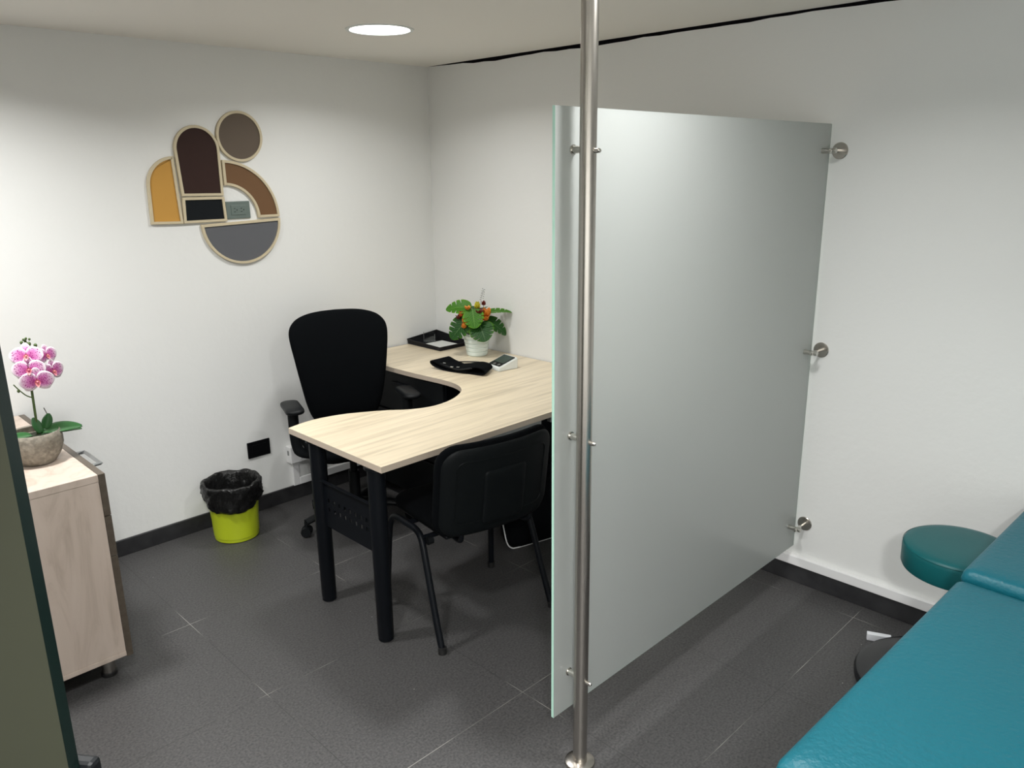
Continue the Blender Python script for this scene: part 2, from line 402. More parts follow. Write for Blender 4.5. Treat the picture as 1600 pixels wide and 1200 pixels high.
art('wall_art_half_disc', [(-1.427, 1.524), (-1.012, 1.536)] + arc(-1.2195, 1.530, .2075, 0, -180)[1:-1], (.115, .118, .128), 'grey half-disc framed wall piece, lowest of the framed shapes')
art('wall_art_rectangle', [(-1.507, 1.534), (-1.294, 1.534), (-1.298, 1.6515), (-1.502, 1.6535)], (.006, .008, .010), 'small black rectangular framed wall piece beside the grey socket')

# ------------------------------------------------------------------ sockets
def plate(name, label, cx, cz, m, w=.125, h=.084, holes=True, dark=PANEL_BLK):
    t = thing(name, label, 'socket', (cx, 0, cz))
    newobj('cover_plate', B(-w/2, w/2, -.008, -.0003, -h/2, h/2, bev=.003), m, t)
    newobj('insert', B(-w*.30, w*.30, -.0105, -.007, -h*.28, h*.28, bev=.001), m, t)
    if holes:
        bm = bmesh.new()
        for sx in (-.022, .013):
            box(bm, sx-.002, sx+.006, -.0110, -.010, .006, .0085); box(bm, sx-.002, sx+.006, -.0110, -.010, -.0095, -.007)
            cyl(bm, (sx+.014, -.011, 0), (sx+.014, -.010, 0), .0027, n=12)
        newobj('socket_slots', bm, dark, t)
    return t
plate('wall_socket', 'grey double wall socket between the framed art shapes', -1.231, 1.585, OUTG)
plate('wall_socket', 'black wall socket plate low on the wall above the waste bin', -1.250, .347, PANEL_BLK, .128, .088, holes=False)
t = thing('surface_socket_box', 'white surface-mounted socket box on the wall behind the office chair', 'socket box', (-1.02, 0, .272))
newobj('box_body', B(-.075, .075, -.052, -.0005, -.048, .048, bev=.004), TRUNK, t)
bm = B(-.0763, -.0748, -.033, -.018, -.002, .024); newobj('side_port', bm, GREYMET, t)
bm = bmesh.new(); cyl(bm, (-.048, -.0535, .012), (-.048, -.0515, .012), .006, n=16)
newobj('screw_hole', bm, PANEL_BLK, t)
newobj('socket_insert', B(-.02, .06, -.0535, -.051, -.03, .03, bev=.001), TRUNK, t)
o = newobj('cable_duct', B(-1.072, -1.034, -.02, -.0003, .0815, .2235, bev=.003), TRUNK)
tag(o, 'short white vertical cable duct below the white socket box', 'cable duct')

# ------------------------------------------------------------------ desk
t = thing('desk', 'L-shaped pale wood-look office desk with curved cutout and black legs', 'desk', (-1.52, -1.49, 0))
DX, DY = 1.52, 1.49
cur = [(-.662, -.012), (-.660, -.30), (-.656, -.55), (-.646, -.70), (-.638, -.80), (-.642, -.90), (-.672, -.985), (-.735, -1.052), (-.845, -1.108), (-.96, -1.122), (-1.06, -1.085), (-1.133, -1.025), (-1.212, -.975), (-1.30, -.930), (-1.394, -.906), (-1.47, -.905), (-1.561, -.926)]
cs = [(v.x, v.y) for v in spline([(a, b, 0) for a, b in cur], 6)]
outl = dedup([(-.006, -.012)] + cs + [(-1.560, -1.566), (-.006, -1.568)])
bm = bmesh.new(); prism(bm, outl, lambda a, b: (a+DX, b+DY, .7255), lambda a, b: (a+DX, b+DY, .7495), side_mi=1)
# light top edge lip
newobj('desktop', bm, [DESKTOP, DESKEDGE], t)
for lx, ly in ((-1.515, -1.062), (-1.524, -1.480), (-.085, -1.48), (-.12, -.08)):
    bm = bmesh.new(); lathe(bm, [(.026, 0), (.030, .004), (.030, .02), (.031, .022), (.0335, .60), (.0335, .71), (.045, .715), (.045, .7254)], 32, (lx+DX, ly+DY, 0))
    newobj('leg', bm, BLACKM, t, True)
# perforated side panel
bm = bmesh.new(); y0, y1, z0, z1 = -1.452, -1.092, .355, .555
ys = [y0]; hy = []
for i in range(8):
    c = y1-.040-i*.0375; hy.append((c-.0075, c+.0075))
ysort = sorted([y0, y1] + [v for h in hy for v in h])
zr = [(.428, .446), (.466, .484)]; zs = sorted([z0, z1] + [v for h in zr for v in h])
for i in range(len(ysort)-1):
    for j in range(len(zs)-1):
        yc, zc = (ysort[i]+ysort[i+1])/2, (zs[j]+zs[j+1])/2
        if any(a < yc < b for a, b in hy) and any(a < zc < b for a, b in zr): continue
        box(bm, -1.522+DX, -1.519+DX, ysort[i]+DY, ysort[i+1]+DY, zs[j], zs[j+1])
box(bm, -1.535+DX, -1.519+DX, y0+DY, y1+DY, .5545, .5575)
newobj('side_panel', bm, BLACKM, t)
newobj('modesty_panel', B(-.045+DX, -.030+DX, -1.545+DY, -.13+DY, .02, .72), BLACKM, t)
newobj('modesty_panel', B(-1.0+DX, -.12+DX, -1.20+DY, -1.185+DY, .30, .72), BLACKM, t)
newobj('cross_beam', B(-1.05+DX, -.72+DX, -1.561+DY, -1.54+DY, .707, .7255), GREYMET, t)
newobj('cross_beam', B(-.66+DX, -.3+DX, -1.561+DY, -1.54+DY, .700, .7255), GREYMET, t)
# drawer pedestal below the desk return
t = thing('drawer_pedestal', 'black drawer pedestal in shadow under the desk return', 'drawer unit', (-.40, -.44, 0))
newobj('body', B(-.21, .21, -.36, .36, .04, .715, bev=.003), BLACKM, t)
for z in (.05, .275, .50):
    d = newobj('drawer', B(-.228, -.2105, -.355, .355, z, z+.213, bev=.002), BLACKP, t)
    newobj('handle', B(-.240, -.2285, -.06, .06, z+.15, z+.165, bev=.002), BLACKM, d)
for sx in (-.17, .17):
    for sy in (-.3, .3):
        bm = bmesh.new(); cyl(bm, (sx, sy, 0), (sx, sy, .0395), .02); newobj('foot', bm, RUB, t, True)
# black bag
t = thing('bag', 'black bag with thin pale piping on the floor under the desk', 'bag', (-.46, -1.34, 0), math.radians(-14))
bo = [(-.20, .012), (-.16, .004), (.22, .004), (.25, .02), (.28, .28), (.26, .33), (-.25, .33), (-.275, .28), (-.225, .04)]
bo2 = dens(bo, .03)
bm = bmesh.new(); pad(bm, bo2, .12, lambda a, b, o_: (a, o_, b+.001), p=8); newobj('bag_body', bm, BLACKF, t, True)
pp = [(-.271, .24), (-.250, .14), (-.2315, .05), (-.207, .014), (-.165, .006), (0, .0055), (.2, .0055)]
bm = bmesh.new(); tube(bm, [(a, -.024, b) for a, b in pp], .0032, 8, 4); newobj('piping', bm, TRUNK, t, True)
bm = bmesh.new(); tube(bm, [(-.12, 0, .32), (-.10, 0, .40), (0, 0, .43), (.10, 0, .40), (.12, 0, .32)], .009, 8); newobj('handle', bm, BLACKF, t, True)

# ------------------------------------------------------------------ glass screen and pole
GY = -2.400
t = thing('glass_screen', 'large frosted glass screen panel between desk and couch, held by steel clamps', 'glass screen', (-.79, GY, .17))
bm = B(-.779, .779, 0, .009, 0, 1.745)
for f in bm.faces:
    if abs(f.normal.y) < .5: f.material_index = 1
newobj('glass_panel', bm, [FROST, GEDGE], t)
PX, PY = -1.503, -2.450
t = thing('steel_pole', 'floor-to-ceiling brushed steel pole in front of the frosted glass screen', 'pole', (PX, PY, 0))
bm = bmesh.new(); lathe(bm, [(.0215, .004), (.0215, CEIL-.0005)], 40); newobj('pole_tube', bm, STEEL, t, True)
bm = bmesh.new(); lathe(bm, [(.047, 0), (.047, .005), (.045, .009), (.036, .012), (.0225, .013), (.0222, .022)], 48); newobj('floor_flange', bm, STEEL, t, True)
for z in (1.812, 1.052, .300):
    bm = bmesh.new(); cyl(bm, (0, .018, z), (0, GY-PY-.004, z), .0095, n=28); cyl(bm, (0, GY-PY-.004, z), (0, GY-PY-.0003, z), .0125, n=28)
    newobj('glass_standoff', bm, STEEL2, t, True)
    bm = bmesh.new(); lathe(bm, [(.0062, 0), (.0062, .010), (.0056, .016), (.0035, .019), (.0005, .0198)], 20)
    xform(bm, Matrix.Translation((0, -.0205, z-.004)) @ Matrix.Rotation(PI/2, 4, 'X')); newobj('end_cap', bm, STEEL2, t, True)
for i, z in enumerate((1.817, 1.045, .280)):
    t = thing('wall_clamp', ['steel wall clamp at the top edge side of the glass screen', 'steel wall clamp halfway up the glass screen', 'steel wall clamp near the bottom of the glass screen'][i],
              'glass clamp', (0, -2.436, z), 0, 'wall clamps holding the glass screen')
    bm = bmesh.new(); lathe(bm, [(.031, 0.0003), (.031, .003), (.029, .005), (.010, .006)], 40); xform(bm, Matrix.Rotation(-PI/2, 4, 'Y')); newobj('rosette', bm, STEEL, t, True)
    bm = bmesh.new(); cyl(bm, (-.004, 0, 0), (-.082, 0, 0), .0065, n=20); newobj('rod', bm, STEEL2, t, True)
    bm = bmesh.new(); cyl(bm, (-.076, -.018, 0), (-.076, .0357, 0), .0098, n=24); newobj('clamp_body', bm, STEEL2, t, True)
    bm = bmesh.new(); lathe(bm, [(.0085, 0), (.0085, .008), (.006, .013), (.001, .0145)], 20); xform(bm, Matrix.Translation((-.082, 0, 0)) @ Matrix.Rotation(-PI/2, 4, 'Y')); newobj('end_cap', bm, STEEL2, t, True)

# near glass panel at the left
ed = Vector((-2.889, -2.812, 0)); dr = Vector((-.6, .8, 0)); ang = math.atan2(-.8, .6)   # local +x points to the near edge
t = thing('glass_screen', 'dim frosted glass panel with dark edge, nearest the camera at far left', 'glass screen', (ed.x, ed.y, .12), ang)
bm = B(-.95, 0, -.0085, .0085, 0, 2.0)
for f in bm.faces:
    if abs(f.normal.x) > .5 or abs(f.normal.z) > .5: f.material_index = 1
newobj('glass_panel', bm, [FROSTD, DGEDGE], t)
t2 = t
bm = B(-.03, .014, .010, .030, .60, .955, bev=.006); newobj('black_clamp', bm, BLACKP, t)
bm = bmesh.new(); cyl(bm, (.004, .006, .940), (.004, .0098, .940), .006, n=16); newobj('bolt', bm, PINK_EMB, t, True)

# ------------------------------------------------------------------ office chair
t = thing('office_chair', 'black high-back swivel office chair with armrests behind the desk', 'office chair', (-1.0, -.535, 0), math.radians(-19.3))
hw = [(.500, .0), (.502, .10), (.515, .145), (.55, .175), (.62, .198), (.70, .214), (.78, .228), (.86, .240), (.93, .250), (.98, .252), (1.015, .240), (1.045, .208), (1.064, .155), (1.073, .09), (1.076, 0)]
ro = [(v.x, v.y) for v in spline([(b, a, 0) for a, b in hw], 4)]
ol = ro + [(-a, b) for a, b in ro[::-1]][1:-1]
def backmap(a, z, o_): return (a+.014, .215+(z-.56)*.16-1.1*a*a*.55-.03*math.sin((z-.56)/.54*PI)+o_, z)
bm = bmesh.new(); pad(bm, ol, .075, backmap, p=9, q=.5); newobj('backrest', bm, BLACKF, t, True)
bm = bmesh.new(); pad(bm, [(a, b) for a, b in dens(rrect(.50, .48, .11), .03)], .085, lambda a, b, o_: (a, b, .470+o_-.12*max(0, -b-.1)**1.5*2), p=7); newobj('seat', bm, BLACKF, t, True)
bm = bmesh.new(); tube(bm, [(0, .10, .41), (0, .24, .41), (0, .295, .47), (0, .285, .62), (0, .30, .80)], .022, 10, flat=1.6); newobj('back_bar', bm, BLACKP, t, True)
for s in (-1, 1):
    bm = bmesh.new(); pad(bm, dens(rrect(.088, .215, .038), .02), .032, lambda a, b, o_: (s*.290+a, b-.01, .672+o_), p=7); ap = newobj('armrest', bm, BLACKP, t, True)
    bm = bmesh.new(); tube(bm, [(s*.288, 0, .657), (s*.288, .0, .56), (s*.282, 0, .475), (s*.262, 0, .437), (s*.20, 0, .418), (s*.12, 0, .415)], .017, 10, flat=1.5); newobj('arm_post', bm, BLACKP, t, True)
bm = bmesh.new(); cyl(bm, (0, .05, .10), (0, .05, .28), .028); cyl(bm, (0, .05, .28), (0, .05, .40), .018); box(bm, -.09, .09, -.07, .15, .395, .428, bev=.008); newobj('gas_column', bm, BLACKP, t, True)
bm = bmesh.new(); lathe(bm, [(.045, .07), (.05, .09), (.045, .125), (.03, .135)], 24, (0, .05, 0)); hub = newobj('base_hub', bm, BLACKP, t, True)
for k in range(5):
    a = math.radians(195-72*k); cx, cy = math.cos(a), math.sin(a)
    bm = bmesh.new(); tube(bm, [(.03*cx, .05+.03*cy, .105), (.15*cx, .05+.15*cy, .10), (.285*cx, .05+.285*cy, .075)], lambda u: .026-.010*u, 10, flat=1.2); newobj('base_arm', bm, BLACKP, t, True)
    bm = bmesh.new(); px, py = .285*cx, .05+.285*cy
    cyl(bm, (px, py, .045), (px, py, .08), .009, n=12)
    c2, s2 = math.cos(a+.9), math.sin(a+.9)
    for s in (-1, 1):
        ax = Vector((c2, s2, 0)); ct = Vector((px, py, .0275))
        cyl(bm, ct+ax*s*.006, ct+ax*s*.024, .027, .024 if s > 0 else .027, n=20)
    newobj('caster', bm, BLACKP, t, True)

# ------------------------------------------------------------------ guest chair
t = thing('visitor_chair', 'black four-legged visitor chair at the front of the desk', 'chair', (-1.137, -1.535, 0), math.radians(-8))
for s in (-1, 1):
    bm = bmesh.new()
    tube(bm, [(s*.268, -.215, .006), (s*.262, -.155, .17), (s*.255, -.095, .34), (s*.248, -.060, .405), (s*.244, -.015, .428), (s*.243, .07, .428), (s*.244, .145, .424), (s*.248, .180, .395), (s*.254, .192, .33), (s*.262, .207, .15), (s*.268, .217, .006)], .0135, 12, 6, flat=.95)
    newobj('side_frame', bm, BLACKM, t, True)
    for yy in (-.2165, .2175):
        bm = bmesh.new(); cyl(bm, (s*.2685, yy, 0), (s*.2675, yy, .025), .0165); newobj('foot_cap', bm, RUB, t, True)
bm = bmesh.new(); cyl(bm, (-.245, .06, .428), (.245, .06, .428), .010); cyl(bm, (-.245, -.06, .41), (.245, -.06, .41), .010)
newobj('cross_rail', bm, BLACKM, t, True)
bm = bmesh.new(); pad(bm, dens(rrect(.46, .43, .07), .03), .07, lambda a, b, o_: (a, b+.01, .472+o_), p=8); newobj('seat', bm, BLACKF, t, True)
newobj('seat_pan', B(-.20, .20, -.16, .18, .425, .441, bev=.006), BLACKP, t)
def gy(a, z): return -.238-(z-.62)*.14+a*a*.75
go = dens(rrect(.515, .375, .075, cy=.632), .025)
bm = bmesh.new(); pad(bm, go, .055, lambda a, b, o_: (a, gy(a, b)+.012+o_, b), p=9, back=.5); newobj('backrest', bm, BLACKF, t, True)
go2 = dens(rrect(.500, .355, .07, cy=.630), .025)
bm = bmesh.new(); pad(bm, go2, .028, lambda a, b, o_: (a, gy(a, b)-.016+o_, b), p=14, q=.6); sh = newobj('back_shell', bm, SHELL, t, True)
go3 = [(-.10, .46), (.10, .46), (.10, .66), (.115, .70), (.105, .715), (-.105, .715), (-.115, .70), (-.10, .66)]
go4 = dens(rrect(.40, .25, .03, cy=.635), .02)
bm = bmesh.new(); tube(bm, [(a, gy(a, b)-.0295, b) for a, b in go4], .0028, 6, 0, closed=True); newobj('shell_ridge', bm, SHELL, sh, True)
go3 = dens(rrect(.19, .22, .02, cy=.60), .02)
bm = bmesh.new(); pad(bm, go3, .016, lambda a, b, o_: (a, gy(a, b)-.030+o_, b), p=18, q=.6); newobj('shell_boss', bm, SHELL, sh, True)
for s in (-1, 1):
    bm = bmesh.new(); tube(bm, [(s*.14, .0, .418), (s*.15, -.12, .418), (s*.16, -.20, .43), (s*.165, gy(.16, .5)-.008, .50), (s*.165, gy(.16, .6)-.005, .60)], .010, 10); newobj('back_upright', bm, BLACKM, t, True)
    bm = bmesh.new(); cyl(bm, (s*.238, -.085, .405), (s*.215, -.085, .405), .016, n=12); newobj('bolt_knob', bm, BLACKP, t, True)

# ------------------------------------------------------------------ waste bin
t = thing('waste_bin', 'lime green round waste bin lined with a black bag below the wall socket', 'waste bin', (-1.502, -.192, 0))
bm = bmesh.new(); lathe(bm, [(.100, .0), (.106, .004), (.107, .018), (.104, .022), (.112, .10), (.1255, .255), (.129, .257), (.129, .264), (.1255, .264), (.1240, .255), (.1135, .14), (.109, .02)], 56); newobj('bin_body', bm, BIN, t, True)
def wob(a, z):
    k = max(0, min(1, (.262-z)/.02)) if z < .262 else .6
    if z < .165: return .001*math.sin(a*7+z*60)
    return (.0035*math.sin(a*7+z*60)+.003*math.sin(a*13-z*90+1)+.002*math.sin(a*23+z*40))*k+.0035*math.sin(a*3+z*45)*k
def zrag(p):
    return p
bm = bmesh.new()
lathe(bm, [(.1220, .172), (.1285, .166), (.133, .178), (.132, .19), (.1385, .20), (.136, .215), (.144, .232), (.141, .248), (.146, .262), (.143, .277), (.134, .283), (.127, .279), (.118, .262), (.1095, .20), (.098, .08), (.080, .03), (.02, .026)], 96, wob=wob, cap0=False)
for v in bm.verts:
    a = math.atan2(v.co.y, v.co.x); r = math.hypot(v.co.x, v.co.y)
    if r > .112 and v.co.z < .215: v.co.z += .010*math.sin(a*2+2.6)+.004*math.sin(a*5)
    if v.co.z > .25: v.co.z += .003*math.sin(a*5)+.002*math.sin(a*11+1)
newobj('bin_bag', bm, BAG, t, 'all')
t.scale = (1, 1, 1.06)

# ------------------------------------------------------------------ drawer cabinet
t = thing('drawer_cabinet', 'pale wood drawer cabinet with dark brown fronts under the orchid', 'cabinet', (-2.54, -.5, 0))
X0, Y0 = -2.54, -.5
zt = .782
bm = B(-2.78-X0, -2.313-X0, -.988-Y0, -.02-Y0, .081+.018, zt-.0265); newobj('body', bm, CAB_WOOD, t)
newobj('top', B(-2.785-X0, -2.3125-X0, -.990-Y0, -.018-Y0, zt-.026, zt, bev=.0015), CAB_WOOD, t)
newobj('base_board', B(-2.785-X0, -2.3125-X0, -.990-Y0, -.018-Y0, .081, .0985, bev=.001), CAB_WOOD, t)
for z0_, z1_ in ((.629, zt), (.476, .626), (.076, .473)):
    for ya, yb in ((-.990, -.506), (-.502, -.018)):
        d = newobj('drawer_front' if z0_ > .1 else 'cabinet_door', B(-2.312-X0, -2.290-X0, ya-Y0, yb-Y0, z0_, z1_, bev=.001), DARKW, t)
        yc = (ya+yb)/2-Y0; zc = min(z1_-.028, .70 if z0_ > .6 else z1_-.028)
        if z0_ > .6: zc = .766
        bm = bmesh.new(); tube(bm, [(-2.290-X0, yc-.085, zc), (-2.254-X0, yc-.085, zc), (-2.254-X0, yc+.085, zc), (-2.290-X0, yc+.085, zc)], .0065, 4, 0, flat=1.3); newobj('handle', bm, GREYMET, d)
for lx in (-2.72, -2.363):
    for ly in (-.93, -.08):
        bm = bmesh.new(); lathe(bm, [(.023, .016), (.023, .0808)], 28, (lx-X0, ly-Y0, 0)); lg = newobj('leg', bm, STEEL, t, True)
        bm = bmesh.new(); lathe(bm, [(.027, 0), (.028, .003), (.028, .014), (.024, .0165)], 28, (lx-X0, ly-Y0, 0)); newobj('foot_cap', bm, RUB, lg, True)

# ------------------------------------------------------------------ leaf / petal surfaces
def leaf_bm(bm, L_, W, base, dirv, up, droop=.3, fold=.15, notch=None, nu=28, nv=5, wfun=None, curl=0, tip=1.0, uvl=None, thick=.0006):
    base = Vector(base); d = Vector(dirv).normalized(); u_ = Vector(up); s = d.cross(u_).normalized(); u_ = s.cross(d).normalized()
    uvl = bm.loops.layers.uv.verify()
    wf = wfun or (lambda t_: math.sin(PI*min(1, t_**.62))**.75)
    rows = []; uvs = {}
    for i in range(nu+1):
        tt = i/nu; w_ = W/2*wf(tt)
        row = []
        for j in range(-nv, nv+1):
            k = j/nv; ww = w_
            if notch:
                for c_, dep, wd in notch:
                    sh = c_+.012*(1 if j > 0 else -1)
                    g = math.exp(-((tt-sh)/wd)**2); ww *= 1-dep*g
            x = k*ww; ang_ = droop*tt
            p = base+d*(L_*tt*math.cos(ang_*.6)+(abs(k)**1.5)*ww*.25*(1 if notch else 0))+s*x+u_*(-L_*droop*tt*tt*.55+fold*abs(x)-curl*x*x/max(W, .01)*4)
            v = bm.verts.new(p); uvs[v] = (abs(k)*(ww/max(w_, 1e-5) if notch else 1) if not tip_mode else max(abs(k), tt) , tt); row.append(v)
        rows.append(row)
    for i in range(nu):
        for j in range(2*nv):
            f = bm.faces.new((rows[i][j], rows[i][j+1], rows[i+1][j+1], rows[i+1][j]))
            for l in f.loops: l[uvl].uv = uvs[l.vert]
    return bm
tip_mode = False
def solid(o, th):
    md = o.modifiers.new('solid', 'SOLIDIFY'); md.thickness = th; md.offset = 0; return o

# ------------------------------------------------------------------ orchid
OX, OY, OZ = -2.414, -.700, zt
t = thing('potted_orchid', 'pink spotted orchid in a round stone-look pot on the cabinet', 'potted plant', (OX, OY, OZ))
bm = bmesh.new(); lathe(bm, [(.045, 0), (.058, .004), (.075, .03), (.086, .065), (.087, .09), (.083, .112), (.080, .116), (.077, .112), (.080, .09), (.02, .085)], 48, wob=lambda a, z: .0015*math.sin(3*a+z*40)); newobj('pot', bm, POT_STONE, t, True)
bm = bmesh.new(); lathe(bm, [(.079, .088), (.06, .094), (.02, .10)], 32, wob=lambda a, z: .002*math.sin(7*a)); newobj('moss', bm, SOIL, t, True)
bm = bmesh.new(); tube(bm, [(.012, 0, .095), (.014, 0, .15), (.016, 0, .22), (.020, .005, .30), (.028, .01, .37), (.030, .02, .41), (.028, .02, .435)], .0042, 8)
tube(bm, [(.018, .0, .232), (-.002, .0, .245), (-.020, 0, .268), (-.034, 0, .290)], .0023, 6); tube(bm, [(.028, .01, .37), (.05, .01, .375), (.075, .01, .36)], .0022, 6)
newobj('flower_stem', bm, STEM, t, True)
bm = bmesh.new(); tube(bm, [(.045, 0, .11), (.052, 0, .155), (.044, 0, .19)], .0015, 6); newobj('side_twig', bm, STEMB, t, True)
# camera facing frame near the orchid: right vector and toward-camera vector in the room
tc_ = Vector((-.2, -.95, .22)).normalized()
rgt = Vector((.975, -.22, 0)).normalized()
for (dx, L_, W, dz, dr_, dp) in ((.055, .125, .062, .108, (.97, -.20, .10), .25), (.05, .135, .030, .100, (.99, .05, .0), .2), (.02, .085, .040, .104, (-.9, -.25, .22), .35), (-.01, .10, .062, .098, (-.95, -.3, .02), .3), (.065, .055, .034, .118, (.35, .0, .9), .1), (0.05, .06, .030, .105, (-.2, .1, .8), .2)):
    bm = bmesh.new(); leaf_bm(bm, L_, W, (dx-.03, -.01, dz), dr_, (0, -.35, 1) if abs(dr_[2]) < .8 else (0, -1, .3), droop=dp, fold=.25, nu=16, nv=3, wfun=lambda t_: math.sin(PI*min(1, .08+t_*.9))**.6)
    solid(newobj('leaf', bm, LEAFO, t, 'all'), .0022)
def orchid_flower(c, sc, yawv, name='flower'):
    c = Vector(c); n = Vector(yawv).normalized(); right = Vector((0, 0, 1)).cross(n).normalized(); up = n.cross(right)
    global tip_mode
    bm = bmesh.new(); tip_mode = True
    for a, L_, W in ((90, .047, .036), (215, .045, .034), (325, .045, .034), (8, .052, .062), (172, .052, .062)):
        a = math.radians(a); d = right*math.cos(a)+up*math.sin(a)+n*.06
        leaf_bm(bm, L_*sc, W*sc, c+d*.002-n*(.003 if W < .04 else 0)*sc, d, n, droop=.18, fold=-.05, nu=12, nv=4, wfun=lambda t_: math.sin(PI*min(1, .10+.88*t_**.85))**.55)
    tip_mode = False
    f = solid(newobj(name, bm, PETAL, t, 'all'), .0008)
    bm = bmesh.new()
    for a, L_ in ((-90, .022), (-30, .013), (210, .013), (90, .010)):
        a = math.radians(a); d = right*math.cos(a)+up*math.sin(a)+n*.55
        leaf_bm(bm, L_*sc, .014*sc, c+n*.003*sc, d, n, droop=-.2, fold=.3, nu=8, nv=2)
    bmesh.ops.create_icosphere(bm, subdivisions=2, radius=.0045*sc, matrix=Matrix.Translation(c+n*.008*sc))
    newobj('lip', bm, LIPM, f, 'all')
for c, sc, nn in (((.015, -.020, .385), .95, (-.35, -1, .25)), ((.012, -.035, .340), .95, (-.3, -1, .1)), ((.028, -.045, .298), 1.0, (-.1, -1, -.05)), ((.080, -.005, .375), .78, (.5, -1, .1)), ((.088, -.015, .318), .9, (.55, -1, .0))):
    orchid_flower(c, sc, nn)
for px, pz, r in ((.015, .428, .0055), (.036, .420, .0068), (.022, .437, .004), (.040, .436, .004), (.030, .440, .004), (-.020, .262, .005), (.055, .412, .006)):
    bm = bmesh.new(); bmesh.ops.create_icosphere(bm, subdivisions=2, radius=r, matrix=Matrix.Translation((px, .012, pz)) @ Matrix.Diagonal((1, 1, 1.25, 1))); newobj('bud', bm, STEM, t, 'all')
pass

# ------------------------------------------------------------------ desk plant
PXD, PYD = -.148, -.532
t = thing('potted_plant', 'artificial plant with split green leaves and orange blooms in white pot on desk', 'potted plant', (PXD, PYD, .7495))
bm = bmesh.new(); prof = [(.052, 0), (.055, .002)]
for k in range(5):
    z = .005+k*.0235; r = .056+.0040*k
    prof += [(r-.001, z), (r+.0030, z+.002), (r+.0048, z+.019), (r+.0015, z+.0225)]
prof += [(.077, .124), (.077, .129), (.073, .129), (.069, .110), (.02, .108)]
lathe(bm, prof, 56); newobj('pot', bm, mat('ribbed_white_pot', (.70, .78, .74), .35), t, True)
bm = bmesh.new(); lathe(bm, [(.0655, .112), (.04, .118), (.01, .12)], 32); newobj('moss', bm, SOIL, t, True)
R_ = Vector((.66, -.75, 0)); Fc = Vector((-.75, -.66, 0))     # right and toward the viewer, in the room
def V(r, z, f=0): return R_*r+Fc*f+Vector((0, 0, z))
NOT = [(.36, .60, .013), (.55, .66, .015), (.73, .60, .014)]
mon = lambda t_: (math.sin(PI*min(1, .12+.88*t_**.72)))**.62
LV = [ # base (r,z,f), tip dir (r,z,f), length, width, up, droop, dark
  ((-.02, .275, .03), (-1, .10, .1), .150, .095, (0, .8, .8), .5, 0),
  ((-.015, .270, .05), (.15, -.75, .55), .115, .120, (0, .4, 1), .2, 0),
  ((-.04, .215, .04), (-.75, -.75, .3), .150, .125, (-.3, .5, 1), .3, 1),
  ((.02, .195, .05), (.30, -.60, .6), .125, .145, (0, .5, 1), .2, 1),
  ((.05, .240, .0), (1, .18, -.1), .150, .085, (0, 1, .15), .35, 0),
  ((.05, .205, .02), (.95, -.40, .05), .150, .100, (.1, .9, .6), .6, 1),
  ((.0, .25, -.04), (.2, .2, -1), .11, .10, (0, 1, 0), .6, 1),
  ((-.03, .22, -.03), (-.7, .0, -.8), .11, .10, (0, 1, 0), .6, 1)]
for (b_, d_, L_, W, u_, dp, dk) in LV:
    bm = bmesh.new(); leaf_bm(bm, L_, W, V(*b_), V(*d_), V(*u_), droop=dp, fold=.12, notch=NOT, nu=88, nv=6, wfun=mon)
    solid(newobj('leaf', bm, LEAFD if dk else LEAFM, t, 'all'), .0012)
    bm = bmesh.new(); b0 = V(*b_); tube(bm, [(b0.x*.15, b0.y*.15, .115), (b0.x*.6, b0.y*.6, b0.z*.75), tuple(b0)], .0018, 6); newobj('leaf_stalk', bm, STEM, t, True)
def bloom(c, sc, m, n=5, open_=.8):
    c = V(*c); bm = bmesh.new()
    for k in range(n):
        a = k/n*2*PI; d = R_*math.cos(a)*open_+Fc*(math.sin(a)*open_+.15)+Vector((0, 0, .75))
        leaf_bm(bm, .042*sc, .034*sc, c, d, -R_*math.cos(a)-Fc*math.sin(a)+Vector((0, 0, .4)), droop=-.5, fold=.2, nu=10, nv=3)
    solid(newobj('bloom', bm, m, t, 'all'), .0009)
    bm = bmesh.new(); tube(bm, [(c.x*.15, c.y*.15, .115), (c.x*.7, c.y*.7, c.z*.8), tuple(c)], .0015, 6); newobj('bloom_stalk', bm, STEM, t, True)
for c, sc, m, n, op in (((.012, .270, .04), 1.0, YELF, 6, .45), ((.060, .225, .03), 1.3, ORANGEF, 6, .8), ((.055, .205, .05), 1.0, ORANGEF, 5, 1.1), ((-.078, .228, .05), .9, REDF, 5, .6), ((-.055, .190, .06), .9, ORANGEF, 5, .8), ((-.062, .165, .07), .85, ORANGEF, 4, .5), ((-.04, .268, .06), .7, ORANGEF, 5, 1.2), ((.045, .285, .02), .7, DKRED, 4, .7), ((-.095, .212, .04), .7, DKRED, 4, .9), ((.025, .245, .06), .9, DKRED, 5, 1.2)):
    bloom(c, sc, m, n, op)
bm = bmesh.new(); a = V(.02, .26); b_ = V(.045, .37); tube(bm, [tuple(a), tuple(V(.03, .32)), tuple(b_)], .0009, 5)
for k in range(11):
    u_ = .45+.055*k; p = a.lerp(b_, u_)+V((.009 if k % 2 else -.009)*(1-.3*u_), .005)
    bmesh.ops.create_icosphere(bm, subdivisions=1, radius=.0024, matrix=Matrix.Translation(p)); 
newobj('berry_sprig', bm, STEMB, t, 'all')

# ------------------------------------------------------------------ letter tray
t = thing('letter_tray', 'black mesh letter tray on the desk in the room corner', 'letter tray', (-.125, -.163, .7495))
MESHM = mat('black_mesh', (.012, .012, .014), .55, spec=.25)
bm = bmesh.new()
W2, H2 = .112, .150
